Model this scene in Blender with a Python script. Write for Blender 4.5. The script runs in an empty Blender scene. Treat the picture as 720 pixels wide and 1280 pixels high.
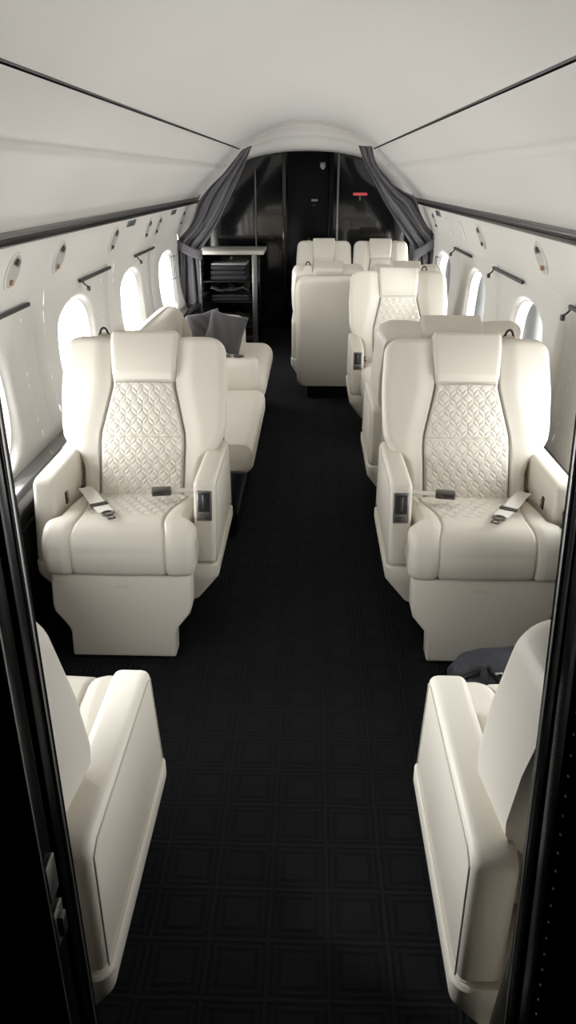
import bpy, bmesh, math, random
from mathutils import Vector, Matrix
random.seed(7)
PI = math.pi
SC = bpy.context.scene
COL = SC.collection

# ------------------------------------------------------------------ camera model (used to read positions off the survey)
H, CX, FPX = 1.45, 0.055, 950.0
PITCH = math.atan2(420, 950)
YAW = math.atan(31 / 950 * math.cos(PITCH))

# ------------------------------------------------------------------ materials
def mat(name, col, rough=.5, metal=0., spec=.5, bump=None, coat=0., sheen=0., var=0., emit=None):
    m = bpy.data.materials.new(name); m.use_nodes = True
    nt = m.node_tree; b = nt.nodes['Principled BSDF']
    b.inputs['Base Color'].default_value = (*col, 1)
    b.inputs['Roughness'].default_value = rough
    b.inputs['Metallic'].default_value = metal
    b.inputs['Specular IOR Level'].default_value = spec
    b.inputs['Coat Weight'].default_value = coat
    b.inputs['Coat Roughness'].default_value = .03
    b.inputs['Sheen Weight'].default_value = sheen
    if emit:
        b.inputs['Emission Color'].default_value = (*emit[:3], 1); b.inputs['Emission Strength'].default_value = emit[3]
    tc = nt.nodes.new('ShaderNodeTexCoord')
    if bump:
        n = nt.nodes.new('ShaderNodeTexNoise'); n.inputs['Scale'].default_value = bump[0]; n.inputs['Detail'].default_value = 4
        nt.links.new(tc.outputs['Object'], n.inputs['Vector'])
        bp = nt.nodes.new('ShaderNodeBump'); bp.inputs['Strength'].default_value = bump[1]; bp.inputs['Distance'].default_value = bump[2]
        nt.links.new(n.outputs['Fac'], bp.inputs['Height']); nt.links.new(bp.outputs['Normal'], b.inputs['Normal'])
    if var:
        n2 = nt.nodes.new('ShaderNodeTexNoise'); n2.inputs['Scale'].default_value = 3.5; n2.inputs['Detail'].default_value = 3
        nt.links.new(tc.outputs['Object'], n2.inputs['Vector'])
        mx = nt.nodes.new('ShaderNodeMix'); mx.data_type = 'RGBA'
        mx.inputs[6].default_value = (*[c * (1 - var) for c in col], 1); mx.inputs[7].default_value = (*[min(1, c * (1 + var)) for c in col], 1)
        nt.links.new(n2.outputs['Fac'], mx.inputs[0]); nt.links.new(mx.outputs[2], b.inputs['Base Color'])
    return m

LEA = mat('cream_leather', (.73, .685, .61), .42, spec=.45, bump=(420, .12, .002), var=.03)
LEAD = mat('cream_leather_stitch', (.55, .505, .43), .6)
SEAM = mat('taupe_seam_thread', (.20, .18, .15), .7)
JAMB = mat('black_jamb_lacquer', (.0028, .0032, .0042), .26, spec=.12)
WALL = mat('warm_white_laminate', (.83, .81, .775), .5, spec=.35, bump=(60, .03, .002), var=.012)
CEIL = mat('warm_white_headliner', (.68, .66, .635), .55, spec=.3, bump=(90, .04, .002), var=.012)
BLACK = mat('black_gloss_lacquer', (.006, .0065, .008), .09, spec=.55, coat=.5)
BLACKS = mat('black_satin', (.010, .0105, .012), .38, spec=.4)
LEDGE = mat('black_gloss_veneer', (.012, .012, .013), .16, spec=.6, coat=.4, bump=(25, .05, .003))
GREYM = mat('smoked_nickel', (.25, .245, .24), .34, metal=.85)
DARKM = mat('dark_bronze_metal', (.12, .115, .11), .32, metal=.9)
CHROME = mat('chrome', (.72, .72, .72), .12, metal=1.)
BLKPL = mat('black_plastic', (.018, .018, .018), .4)
BELT = mat('ivory_belt_webbing', (.77, .745, .69), .7, bump=(900, .3, .001))
CURT = mat('charcoal_curtain_cloth', (.155, .15, .163), .95, spec=.05, sheen=.1, bump=(700, .35, .001), var=.1)
PILLOW = mat('grey_wool_cloth', (.062, .058, .062), .9, spec=.15, sheen=.2, bump=(500, .4, .002), var=.08)
BAG = mat('navy_nylon', (.022, .024, .036), .6, bump=(45, .5, .01), var=.1)
BAGD = mat('black_webbing', (.012, .012, .013), .7, bump=(700, .3, .001))
CLOTH = mat('dark_folded_cloth', (.035, .037, .043), .85, bump=(300, .4, .002), var=.1)
PAPER = mat('pale_grey_paper', (.42, .42, .40), .6)
SILK = mat('grey_polythene', (.10, .10, .10), .28, bump=(30, .6, .01))
STONE = mat('pale_counter_stone', (.62, .59, .54), .25, spec=.5, var=.05)
REDS = mat('red_lit_sign', (.5, .05, .06), .4, emit=(1., .16, .18, .55))
AMBER = mat('amber_bulb', (.42, .25, .14), .25)
SCREEN = mat('grey_green_display', (.14, .17, .16), .15, spec=.6)
DISH = mat('pale_grey_dish', (.55, .54, .52), .3, spec=.5)

def make_glass():
    m = bpy.data.materials.new('window_acrylic'); m.use_nodes = True; nt = m.node_tree
    for n in list(nt.nodes): nt.nodes.remove(n)
    o = nt.nodes.new('ShaderNodeOutputMaterial'); t = nt.nodes.new('ShaderNodeBsdfTransparent'); g = nt.nodes.new('ShaderNodeBsdfGlossy')
    g.inputs['Roughness'].default_value = .03; t.inputs['Color'].default_value = (.93, .95, .95, 1)
    f = nt.nodes.new('ShaderNodeFresnel'); f.inputs['IOR'].default_value = 1.2
    mx = nt.nodes.new('ShaderNodeMixShader')
    nt.links.new(f.outputs[0], mx.inputs[0]); nt.links.new(t.outputs[0], mx.inputs[1]); nt.links.new(g.outputs[0], mx.inputs[2])
    nt.links.new(mx.outputs[0], o.inputs['Surface'])
    return m
GLASS = make_glass()

def make_carpet():
    m = bpy.data.materials.new('black_square_weave_carpet'); m.use_nodes = True; nt = m.node_tree; N = nt.nodes; L = nt.links
    b = N['Principled BSDF']; b.inputs['Roughness'].default_value = .9; b.inputs['Specular IOR Level'].default_value = .10
    tc = N.new('ShaderNodeTexCoord'); sp = N.new('ShaderNodeSeparateXYZ'); L.new(tc.outputs['Object'], sp.inputs[0])
    def M(op, a, bb=None):
        n = N.new('ShaderNodeMath'); n.operation = op
        for i, v in enumerate((a, bb)):
            if v is None: continue
            if isinstance(v, (int, float)): n.inputs[i].default_value = v
            else: L.new(v, n.inputs[i])
        return n.outputs[0]
    wob = N.new('ShaderNodeTexNoise'); wob.inputs['Scale'].default_value = 14
    L.new(tc.outputs['Object'], wob.inputs['Vector'])
    wv = M('MULTIPLY', M('SUBTRACT', wob.outputs['Fac'], .5), .06)
    def cell(o, off): return M('ABSOLUTE', M('SUBTRACT', M('FRACT', M('ADD', M('ADD', M('DIVIDE', o, .124), off), wv)), .5))
    ax = cell(sp.outputs['X'], 40.15); ay = cell(sp.outputs['Y'], 40.3)
    d = M('MAXIMUM', ax, ay)
    r = N.new('ShaderNodeValToRGB'); r.color_ramp.interpolation = 'LINEAR'
    pts = [(0, .62), (.25, .66), (.29, .12), (.335, .12), (.36, .6), (.395, .6), (.42, .15), (.46, .15), (.48, .95), (.5, .95)]
    e = r.color_ramp.elements
    e[0].position, e[0].color = pts[0][0], (pts[0][1],) * 3 + (1,)
    e[1].position, e[1].color = pts[-1][0], (pts[-1][1],) * 3 + (1,)
    for p, v in pts[1:-1]:
        q = e.new(p); q.color = (v, v, v, 1)
    L.new(d, r.inputs[0])
    fib = N.new('ShaderNodeTexNoise'); fib.inputs['Scale'].default_value = 260; fib.inputs['Detail'].default_value = 3
    mp = N.new('ShaderNodeMapping'); mp.inputs['Scale'].default_value = (.25, 1, 1); L.new(tc.outputs['Object'], mp.inputs[0]); L.new(mp.outputs[0], fib.inputs['Vector'])
    h = M('ADD', M('MULTIPLY', r.outputs[0], 1.), M('MULTIPLY', fib.outputs['Fac'], .55))
    mx = N.new('ShaderNodeMix'); mx.data_type = 'RGBA'
    mx.inputs[6].default_value = (.0042, .0047, .0056, 1); mx.inputs[7].default_value = (.0125, .0132, .0145, 1)
    L.new(M('MULTIPLY', h, .7), mx.inputs[0]); L.new(mx.outputs[2], b.inputs['Base Color'])
    bp = N.new('ShaderNodeBump'); bp.inputs['Strength'].default_value = .45; bp.inputs['Distance'].default_value = .006
    L.new(h, bp.inputs['Height']); L.new(bp.outputs[0], b.inputs['Normal'])
    return m
CARPET = make_carpet()

# ------------------------------------------------------------------ mesh helpers
class MB:
    def __init__(s): s.v = []; s.f = []
    def add(s, verts, faces):
        o = len(s.v); s.v += [tuple(p) for p in verts]; s.f += [tuple(i + o for i in q) for q in faces]; return s
    def bm(s, bm):
        bm.verts.index_update(); s.add([v.co[:] for v in bm.verts], [[v.index for v in f.verts] for f in bm.faces]); bm.free(); return s
    def grid(s, P, closed_u=False, cap0=False, cap1=False):
        # P[j][i] rows of points
        nu = len(P[0]); vs = [p for r in P for p in r]; fs = []
        for j in range(len(P) - 1):
            for i in range(nu if closed_u else nu - 1):
                a = j * nu + i; b = j * nu + (i + 1) % nu
                fs.append((a, b, b + nu, a + nu))
        if cap0: fs.append(tuple(range(nu))[::-1])
        if cap1: fs.append(tuple((len(P) - 1) * nu + i for i in range(nu)))
        return s.add(vs, fs)
    def box(s, c, d, r=0., seg=2, rot=None):
        bm = bmesh.new(); bmesh.ops.create_cube(bm, size=1)
        for v in bm.verts: v.co = Vector((v.co.x * d[0], v.co.y * d[1], v.co.z * d[2]))
        if r > 0: bmesh.ops.bevel(bm, geom=list(bm.edges), offset=min(r, min(d) * .49), segments=seg, profile=.5, affect='EDGES')
        if rot is not None: bm.transform(rot.to_4x4())
        bm.transform(Matrix.Translation(c)); return s.bm(bm)
    def prism(s, poly, axis, a0, a1, r=0., seg=3):
        # poly 2D extruded along axis; axis 'x': poly=(y,z); 'y': poly=(x,z); 'z': poly=(x,y)
        bm = bmesh.new()
        def P(p, a): return {'x': (a, p[0], p[1]), 'y': (p[0], a, p[1]), 'z': (p[0], p[1], a)}[axis]
        v0 = [bm.verts.new(P(p, a0)) for p in poly]; v1 = [bm.verts.new(P(p, a1)) for p in poly]; n = len(poly)
        bm.faces.new(v0[::-1]); bm.faces.new(v1)
        for i in range(n): bm.faces.new((v0[i], v0[(i + 1) % n], v1[(i + 1) % n], v1[i]))
        bmesh.ops.recalc_face_normals(bm, faces=bm.faces)
        if r > 0:
            ed = [e for e in bm.edges if len(e.link_faces) == 2 and e.calc_face_angle(0) > .55]
            bmesh.ops.bevel(bm, geom=ed, offset=r, segments=seg, profile=.5, affect='EDGES', clamp_overlap=True)
        return s.bm(bm)
    def tube(s, pts, r, n=8, closed=False):
        pts = [Vector(p) for p in pts]; rings = []; up = None
        for i, p in enumerate(pts):
            if closed: t = pts[(i + 1) % len(pts)] - pts[i - 1]
            else: t = pts[min(i + 1, len(pts) - 1)] - pts[max(i - 1, 0)]
            t.normalize()
            if up is None: up = Vector((0, 0, 1)) if abs(t.z) < .9 else Vector((1, 0, 0))
            a = t.cross(up).normalized(); b = a.cross(t).normalized(); up = b
            rr = r[i] if isinstance(r, (list, tuple)) else r
            rings.append([tuple(p + a * math.cos(2 * PI * k / n) * rr + b * math.sin(2 * PI * k / n) * rr) for k in range(n)])
        if closed: rings.append(rings[0]); return s.grid(rings, True)
        return s.grid(rings, True, True, True)
    def ribbon(s, pts, wid, nrm, th):
        rows = []
        for p, w, n in zip(pts, wid, nrm):
            p, w, n = Vector(p), Vector(w), Vector(n).normalized() * th
            rows.append([p - w, p + w, p + w + n, p - w + n])
        return s.grid(rows, True, True, True)
    def lathe(s, prof, M=Matrix(), n=28):
        rows = [[tuple(M @ Vector((r * math.cos(2 * PI * k / n), r * math.sin(2 * PI * k / n), z))) for k in range(n)] for r, z in prof]
        return s.grid(rows, True, True, True)
    def build(s, name, m, parent=None, loc=None, smooth=True, ang=40, fix=True):
        me = bpy.data.meshes.new(name); me.from_pydata(s.v, [], s.f); me.update()
        if fix:
            b = bmesh.new(); b.from_mesh(me); bmesh.ops.recalc_face_normals(b, faces=b.faces); b.to_mesh(me); b.free()
        if smooth:
            me.shade_smooth(); me.set_sharp_from_angle(angle=math.radians(ang))
        me.materials.append(m)
        o = bpy.data.objects.new(name, me); COL.objects.link(o)
        if parent is not None: o.parent = parent
        if loc is not None: o.location = loc
        return o

def tag(o, label, cat, group=None, kind=None):
    o['label'] = label; o['category'] = cat
    if group: o['group'] = group
    if kind: o['kind'] = kind
    return o
def thing(name, label, cat, loc=(0, 0, 0), rz=0., group=None):
    o = bpy.data.objects.new(name, None); COL.objects.link(o); o.location = loc; o.rotation_euler = (0, 0, rz); o.empty_display_size = .1
    return tag(o, label, cat, group)
def struct(mb, name, m, parent=None, **k):
    o = mb.build(name, m, parent, **k)
    if parent is None: o['kind'] = 'structure'
    return o
def dup(root, loc, rz, label=None, group=None):
    r = root.copy(); COL.objects.link(r); r.location = loc; r.rotation_euler = (0, 0, rz)
    if label: r['label'] = label
    if group: r['group'] = group
    for ch in list(root.children):
        c = ch.copy(); COL.objects.link(c); c.parent = r
        for g in list(ch.children):
            d = g.copy(); COL.objects.link(d); d.parent = c
    return r
def sst(a, b, x):
    t = max(0., min(1., (x - a) / (b - a))); return t * t * (3 - 2 * t)
def lerp_pts(pts, t):
    if t <= pts[0][0]: return pts[0][1]
    for (a, va), (b, vb) in zip(pts, pts[1:]):
        if t <= b: return va + (vb - va) * (t - a) / (b - a)
    return pts[-1][1]
def smooth_pts(pts, t):
    # Catmull-Rom through (t, v)
    n = len(pts)
    if t <= pts[0][0]: return pts[0][1]
    if t >= pts[-1][0]: return pts[-1][1]
    for i in range(n - 1):
        a, b = pts[i], pts[i + 1]
        if a[0] <= t <= b[0]:
            h = b[0] - a[0]; u = (t - a[0]) / h
            pm = pts[max(i - 1, 0)]; pn = pts[min(i + 2, n - 1)]
            m0 = (b[1] - pm[1]) / (b[0] - pm[0]) * h; m1 = (pn[1] - a[1]) / (pn[0] - a[0]) * h
            u2, u3 = u * u, u * u * u
            return (2 * u3 - 3 * u2 + 1) * a[1] + (u3 - 2 * u2 + u) * m0 + (-2 * u3 + 3 * u2) * b[1] + (u3 - u2) * m1

# quilted diamond-and-leaf stitch: height 0 on the seams, 1 on the pads
QA, QB, QC = .0205, .0185, .0175
def quilt(x, z):
    best = 1e9; rp = QB + QC
    j0 = math.floor(z / rp)
    for j in (j0 - 1, j0, j0 + 1, j0 + 2):
        cz = j * rp; off = QA if j % 2 else 0.
        i0 = math.floor((x - off) / (2 * QA))
        for i in (i0, i0 + 1):
            cx = off + i * 2 * QA
            dx, dz = abs(x - cx), z - cz
            # rhombus edges |dx|/QA+|dz|/QB=1
            L = math.hypot(QA, QB)
            # distance to segment (QA,0)-(0,QB) in the folded quadrant
            px, pz = dx, abs(dz); ex, ez = -QA, QB
            t = max(0., min(1., ((px - QA) * ex + pz * ez) / (L * L)))
            best = min(best, math.hypot(px - (QA + ex * t), pz - ez * t))
            for sx, z0 in ((0., -QB), (QA, 0.)):
                zz = max(z0 - QC, min(z0, dz)); best = min(best, math.hypot(dx - sx, dz - zz))
    return min(1., (best / .0065)) ** .6

# ------------------------------------------------------------------ seats
# local frame: the seat faces -Y, arm fronts at y = 0, floor at z = 0, aisle side is +x (m = 1) or -x (m = -1)
REC_T = .612
A_REC = math.atan2(.25, .535)
SA, CA = math.sin(A_REC), math.cos(A_REC)
BY, BZ = .277, .372
def backpt(x, t, d):      # t along the recline, d forward of the front face
    return (x, BY + SA * t - CA * d, BZ + CA * t + SA * d)

def make_seat(label, m, K=1.0, group='cream leather cabin seats', rec=25.05, wf=1.0):
    global SA, CA
    SA, CA = math.sin(math.radians(rec)), math.cos(math.radians(rec)); lean = SA / CA / .4673
    root = thing('cabin_armchair', label, 'seat', group=group)
    X = lambda x: x * K * m
    # pedestal
    MB().box((0, .30, .07), (.34 * K, .36, .14), .02).build('pedestal', BLACKS, root)
    # lower shell with tapering underside
    rows = []
    for z, hw, y0, y1 in ((.138, .215, .035, .49), (.142, .232, .02, .50), (.235, .300, -.004, .512), (.25, .303, -.006, .515), (.281, .303, -.006, .515), (.286, .299, -.003, .511)):
        r = .03; ring = []
        for cxs, cys, a0 in ((1, 1, 0), (-1, 1, 90), (-1, -1, 180), (1, -1, 270)):
            for k in range(6):
                a = math.radians(a0 + 18 * k)
                yc = (y1 - r) if cys > 0 else (y0 + r)
                ring.append((X(0) + m * K * (cxs * (hw - r) + r * math.cos(a)), yc + r * math.sin(a), z))
        rows.append(ring)
    MB().grid(rows, True, True, True).build('base_shell', LEA, root)
    # arms
    prof = [(.003, .288), (.052, .552), (.08, .558), (.475, .556), (.508, .538), (.508, .288)]
    for side in (1, -1):
        a0, a1 = (.224, .296)
        am = MB().prism(prof, 'x', X(side * a0), X(side * a1), .017, 4)
        arm = am.build('armrest', LEA, root, ang=50)
        xo = X(side * (a1 + .0005)); pl = []
        pp = [(.018, .292), (.066, .536), (.088, .543), (.47, .541), (.492, .528), (.492, .292)]
        for (ya, za), (yb, zb) in zip(pp, pp[1:]):
            for k in range(6): pl.append((xo, ya + (yb - ya) * k / 6, za + (zb - za) * k / 6))
        pl.append((xo, *pp[-1]))
        MB().tube(pl, .0016, 6).build('seam', LEAD, arm)
        if side == 1:   # recline control on the aisle arm, set in the sloping front face
            ux = Vector((1, 0, 0)); uz = Vector((0, .049, .264)).normalized(); un = uz.cross(ux).normalized()
            if un.y > 0: un = -un
            rot = Matrix((ux, -un, uz)).transposed()
            c = Vector((X(.260), .0385, .478))
            ctl = MB().box(c + un * .001, (.050 * K, .008, .100), .004, rot=rot).build('control_plate', GREYM, arm)
            b = MB(); b.box(c + un * .005 + uz * .012, (.038 * K, .004, .062), .001, rot=rot); b.build('control_slot', BLKPL, arm)
            b = MB(); b.box(c + un * .008 + uz * .016, (.010, .008, .045), .002, rot=rot)
            b.box(c + un * .007 - uz * .036, (.036 * K, .006, .014), .002, rot=rot); b.build('control_lever', DARKM, arm)
        else:           # small switch recess on the inner face of the wall arm
            b = MB().box((X(-a0 + .001), .15, .455), (.006, .022, .042), .002); b.build('switch_plate', BLKPL, arm)
            b = MB().box((X(-a0 + .005), .15, .463), (.006, .012, .014), .002)
            b.box((X(-a0 + .005), .15, .445), (.006, .012, .012), .002); b.build('switch_button', GREYM, arm)
    # seat cushion: a T-shaped pad swept over a rolled front edge
    path = []
    for k in range(70): path.append((.33 - .355 * k / 69, .402 + .043 * math.sin(PI * .5 * k / 69)))
    for k in range(1, 15):
        a = math.radians(90 * k / 14); path.append((-.025 - .070 * math.sin(a), .375 + .070 * math.cos(a)))
    for k in range(1, 9): path.append((-.095 - .004 * math.sin(PI * k / 8), .375 - .060 * k / 8))
    for k in range(1, 7):
        a = math.radians(90 * k / 6); path.append((-.075 - .020 * math.cos(a), .315 - .020 * math.sin(a)))
    path.append((-.03, .295))
    nu = 150; rows = []; dist = 0.
    for j, (y, z) in enumerate(path):
        pa, pb = path[max(j - 1, 0)], path[min(j + 1, len(path) - 1)]
        if j: dist += math.hypot(y - path[j - 1][0], z - path[j - 1][1])
        ty, tz = pb[0] - pa[0], pb[1] - pa[1]; l = math.hypot(ty, tz); ny, nz = tz / l, -ty / l   # outward
        hw = .212 + .031 * sst(.02, -.03, y)
        row = []
        sg = .172 - .035 * sst(.30, .02, y) + .012 * sst(-.02, -.09, y)     # curved seam between pad and bolster
        rr = .030
        for i in range(nu + 1):
            u = -1 + 2 * i / nu; x = u * hw
            e = max(0., abs(x) - (hw - rr)) / rr
            ins = rr * (1 - math.sqrt(max(0., 1 - min(1, e) ** 2)))
            h = -ins + .010 * (1 - (x / hw) ** 2) * (1 - .6 * sst(.0, .2, y))
            g = abs(abs(x) - sg); h -= .007 * math.exp(-(g / .0042) ** 2)
            if abs(x) > sg: h += .006 * sst(0, .03, abs(x) - sg)
            ybound = .03
            if abs(x) < sg and y > ybound - .004:
                g2 = abs(y - ybound); h -= .004 * math.exp(-(g2 / .004) ** 2)
                if y > ybound: h += .0045 * (quilt(x, dist) - 1) * min(1, (sg - abs(x)) / .008) * min(1, (y - ybound) / .008)
            row.append((X(x), y + ny * h, z + nz * h))
        dep = .11
        lft = [(X(-hw), y - ny * (rr + q), z - nz * (rr + q)) for q in (dep - rr, .03)]
        rgt = [(X(hw), y - ny * (rr + q), z - nz * (rr + q)) for q in (.03, dep - rr)]
        if y < .0 and z < .40:   # under the nose keep the skirt inside the pad
            pass
        rows.append(lft + row + rgt)
    MB().grid(rows).build('seat_cushion', LEA, root, ang=70)
    # backrest: wings, waist between the arms, rounded shoulders
    T = REC_T
    def hwid(t):
        w = lerp_pts([(0, .208), (.13, .210), (.17, .222), (.215, .270), (.25, .289), (.29, .296), (.42, .300), (.60, .290)], t)
        w *= 1 - (1 - wf) * sst(.12, .22, t)
        R = .060; q = t - (T - R)
        if q > 0: w -= R - math.sqrt(max(0., R * R - q * q))
        return w
    def half_quilt(t): return lerp_pts([(0, .148), (.22, .152), (.26, .150), (.43, .112), (.62, .112)], t)
    ts = [T * k / 66 for k in range(67)] + [T - .002]
    ts = sorted(set([t for t in ts if t < T - .03] + [T - .03 + .03 * math.sin(PI / 2 * k / 8) for k in range(9)]))
    rows = []
    for t in ts:
        w = hwid(t); dep = .125 - .012 * t / T
        q = max(0., t - (T - .03)) / .03; sh = .030 * (1 - math.sqrt(max(0., 1 - q * q)))
        ring = []; nf = 190; r = min(.030, w * .5)
        # front from -w to w
        for i in range(nf + 1):
            u = -1 + 2 * i / nf; x = u * (w)
            e = max(0., abs(x) - (w - r)) / r; ins = r * (1 - math.sqrt(max(0., 1 - min(1, e * .999) ** 2)))
            hq = half_quilt(t); d = -ins - sh
            d += .011 * sst(hq, hq + .07, abs(x)) * sst(.02, .2, t) - .008 * math.exp(-((abs(x) - hq) / .0035) ** 2)
            ring.append(backpt(X(x), t, d))
        for i in range(1, 22):   # back from w to -w
            u = 1 - 2 * i / 22; x = u * w
            e = max(0., abs(x) - (w - .04)) / .04; ins = .04 * (1 - math.sqrt(max(0., 1 - min(1, e) ** 2)))
            ring.append(backpt(X(x), t, -dep + ins * .9 + sh))
        rows.append(ring)
    brest = MB().grid(rows, True, True, True).build('backrest', LEA, root, ang=60)
    # quilted inset
    rows = []; nv = 170; t0, t1 = .02, .445
    for j in range(nv + 1):
        t = t0 + (t1 - t0) * j / nv; hq = half_quilt(t) - .003; row = []
        for i in range(121):
            u = -1 + 2 * i / 120; x = u * hq
            eb = min((1 - abs(u)) * hq, t1 - t + .002, t - t0 + .01)
            d = .0065 * min(1, eb / .006) - .004
            d += .0032 * quilt(x, t - .249) * min(1, eb / .01)
            d -= .005 * math.exp(-((t - .249) / .0025) ** 2)
            d += .010 * (1 - u * u) * sst(t0, .12, t) * .6
            row.append(backpt(X(x), t, d))
        rows.append(row)
    qp = MB().grid(rows).build('quilted_panel', LEA, root, ang=80)
    for sx in (-1, 1): MB().tube([backpt(X(sx * (half_quilt(t) - .0005)), t, -.0018) for t in [.03 + .415 * k / 40 for k in range(41)]], .0017, 6).build('seam', SEAM, qp)
    # headrest pad wrapping over the top
    path = []
    for k in range(20): path.append((.452 + .158 * k / 19, .012 + .006 * math.sin(PI * k / 19)))
    for k in range(1, 9):
        a = math.radians(90 * k / 8); path.append((.610 + .022 * math.sin(a), -.010 + .022 * math.cos(a)))
    for k in range(1, 5): path.append((.632, -.010 - .082 * k / 4))
    for k in range(1, 6):
        a = math.radians(90 * k / 5); path.append((.632 - .022 * (1 - math.cos(a)), -.092 - .022 * math.sin(a)))
    path.append((.565, -.114))
    rows = []
    for j, (t, d) in enumerate(path):
        pa, pb = path[max(j - 1, 0)], path[min(j + 1, len(path) - 1)]
        l = math.hypot(pb[0] - pa[0], pb[1] - pa[1]); nt_, nd = -(pb[1] - pa[1]) / l, (pb[0] - pa[0]) / l
        row = []; hw = .114 + .008 * sst(.45, .6, t); rr = .014
        e0 = sst(0, 1, min(1, j / 3.))
        for i in range(33):
            u = -1 + 2 * i / 32; x = u * hw; e = max(0., abs(x) - (hw - rr)) / rr
            ins = rr * (1 - math.sqrt(max(0., 1 - min(1, e) ** 2))) + .008 * (1 - e0)
            row.append(backpt(X(x), t - nt_ * ins, d - nd * ins))
        rows.append([backpt(X(-hw), t - nt_ * .05, d - nd * .05)] + row + [backpt(X(hw), t - nt_ * .05, d - nd * .05)])
    MB().grid(rows).build('headrest', LEA, root, ang=60)
    # smooth rear shell
    rows = []; n = 40
    for k in range(n + 1):
        t = k / n; z = .10 + .76 * t; y = .514 + .174 * t * lean + .012 * math.sin(PI * t)
        w = .250 + .016 * t; R = .10; q = z - (.86 - R)
        if q > 0: w -= (R - math.sqrt(max(0., R * R - q * q))) * .8
        q2 = .14 - z
        if q2 > 0: w -= .03 * (q2 / .04) ** 2
        ring = []
        for i in range(25):
            u = -1 + 2 * i / 24; e = max(0., abs(u * w) - (w - .03)) / .03
            ring.append((X(u * w), y + .022 - .020 * (1 - math.sqrt(max(0., 1 - min(1, e) ** 2))) - (.02 * (1 - math.sqrt(max(0, 1 - ((t - .95) / .05) ** 2))) if t > .95 else 0), z))
        for i in range(1, 13):
            u = 1 - 2 * i / 13; ring.append((X(u * (w - .004)), y - .012, z))
        rows.append(ring)
    MB().grid(rows, True, True, True).build('back_shell', LEA, root, ang=60)
    # legrest
    hs = [(.225, .284), (.2255, .185), (.219, .160), (.196, .132), (.178, .110), (.171, .092), (.170, .010)]
    poly = [(X(a), z) for a, z in hs] + [(X(-a), z) for a, z in hs[::-1]]
    lb = MB().prism(poly, 'y', -.085, -.018, .008, 3)
    lb.v = [(x, y - .045 * (.284 - z) / .27, z) for x, y, z in lb.v]
    leg = lb.build('legrest', LEA, root, ang=35)
    # tiny stitched marking on the legrest
    cu = bpy.data.curves.new('marking_text', 'FONT'); cu.body = 'LIFE VEST'; cu.size = .0115; cu.extrude = .0003; cu.align_x = 'CENTER'
    tmp = bpy.data.objects.new('marking_tmp', cu); COL.objects.link(tmp); bpy.context.view_layer.update()
    tme = bpy.data.meshes.new_from_object(tmp.evaluated_get(bpy.context.evaluated_depsgraph_get())); bpy.data.objects.remove(tmp); tme.materials.clear(); tme.materials.append(LEAD)
    to = bpy.data.objects.new('marking_text', tme); COL.objects.link(to); to.parent = leg
    to.location = (X(.005), -.0922, .245); to.rotation_euler = (math.radians(90) - math.atan(.045 / .27), 0, 0)
    # belt: free half with tongue lies over the pad, buckle half from the aisle side
    def ztop(y): return .447 + .012 - .02 * sst(.0, .33, y) * .6
    pts = [(-.205, .275, .438), (-.185, .25, .446), (-.15, .18, .457), (-.11, .10, .464), (-.07, .035, .4665), (-.050, .005, .467)]
    wid = []
    for i in range(len(pts)):
        a = Vector(pts[max(i - 1, 0)]); b = Vector(pts[min(i + 1, len(pts) - 1)]); d = (b - a); d.z = 0; d.normalize()
        wid.append((-d.y * .0235 * m, d.x * .0235, 0))
    P2 = [(X(p[0]), p[1], p[2]) for p in pts]
    strap = MB().ribbon(P2, wid, [(0, 0, 1)] * len(P2), .0025).build('belt_strap', BELT, root, ang=50)
    cdir = Vector((.52 * m, -.85, 0)).normalized(); cper = Vector((-cdir.y, cdir.x, 0)); c = Vector((X(-.088), .060, .4705))
    MB().tube([c - cper * .028 - cdir * .006, c - cper * .028 + cdir * .006, c + cper * .028 + cdir * .006, c + cper * .028 - cdir * .006], .0035, 6, True).build('slide_bar', DARKM, strap)
    c2 = Vector((X(-.042), -.008, .4685)); rg = MB()
    rg.tube([c2 + cper * .019 * math.cos(a) + cdir * .017 * math.sin(a) for a in [2 * PI * k / 14 for k in range(14)]], .0036, 6, True)
    c3 = c2 + cdir * .030
    rg.tube([c3 - cper * .010 - cdir * .013, c3 - cper * .010 + cdir * .014, c3 + cper * .010 + cdir * .014, c3 + cper * .010 - cdir * .013], .0032, 6, True)
    rg.build('belt_tongue', DARKM, strap)
    P3 = [(X(.205), .27, .438), (X(.17), .235, .450), (X(.125), .20, .458)]
    s2 = MB().ribbon(P3, [(0, .018, 0)] * 3, [(0, 0, 1)] * 3, .003).build('buckle_strap', BELT, root)
    bk = MB().box((X(.095), .182, .468), (.066, .042, .022), .005, rot=Matrix.Rotation(m * .18, 3, 'Z')).build('buckle', DARKM, root)
    MB().box((X(.088), .159, .470), (.034, .004, .010), .001, rot=Matrix.Rotation(m * .18, 3, 'Z')).build('buckle_plate', BLKPL, bk)
    # belt anchor caps
    for sx in (-1, 1): MB().box((X(sx * .203), .278, .438), (.016, .02, .022), .004).build('belt_anchor', BLKPL, root)
    # shoulder harness guide behind the wall-side shoulder
    hg = MB()
    px, t_ = X(-.165), .60
    bse = Vector(backpt(px, t_, -.085)) + Vector((0, 0, .008))
    hg.grid([[tuple(bse + Vector((sx * w, sy * .018, z))) for sx, sy in ((-1, -1), (1, -1), (1, 1), (-1, 1))] for w, z in ((.026, -.06), (.026, .010), (.021, .026), (.014, .031))], True, True, True)
    guide = hg.build('harness_guide', LEA, root)
    lp = [bse + Vector((.017 * math.cos(a) * (1.05 if math.sin(a) < .3 else .85), 0, .026 + .026 * max(-.2, math.sin(a)))) for a in [math.radians(-10 + 200 * k / 14) for k in range(15)]]
    MB().tube(lp, .0042, 7).build('harness_loop', BLKPL, guide)
    return root

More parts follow.
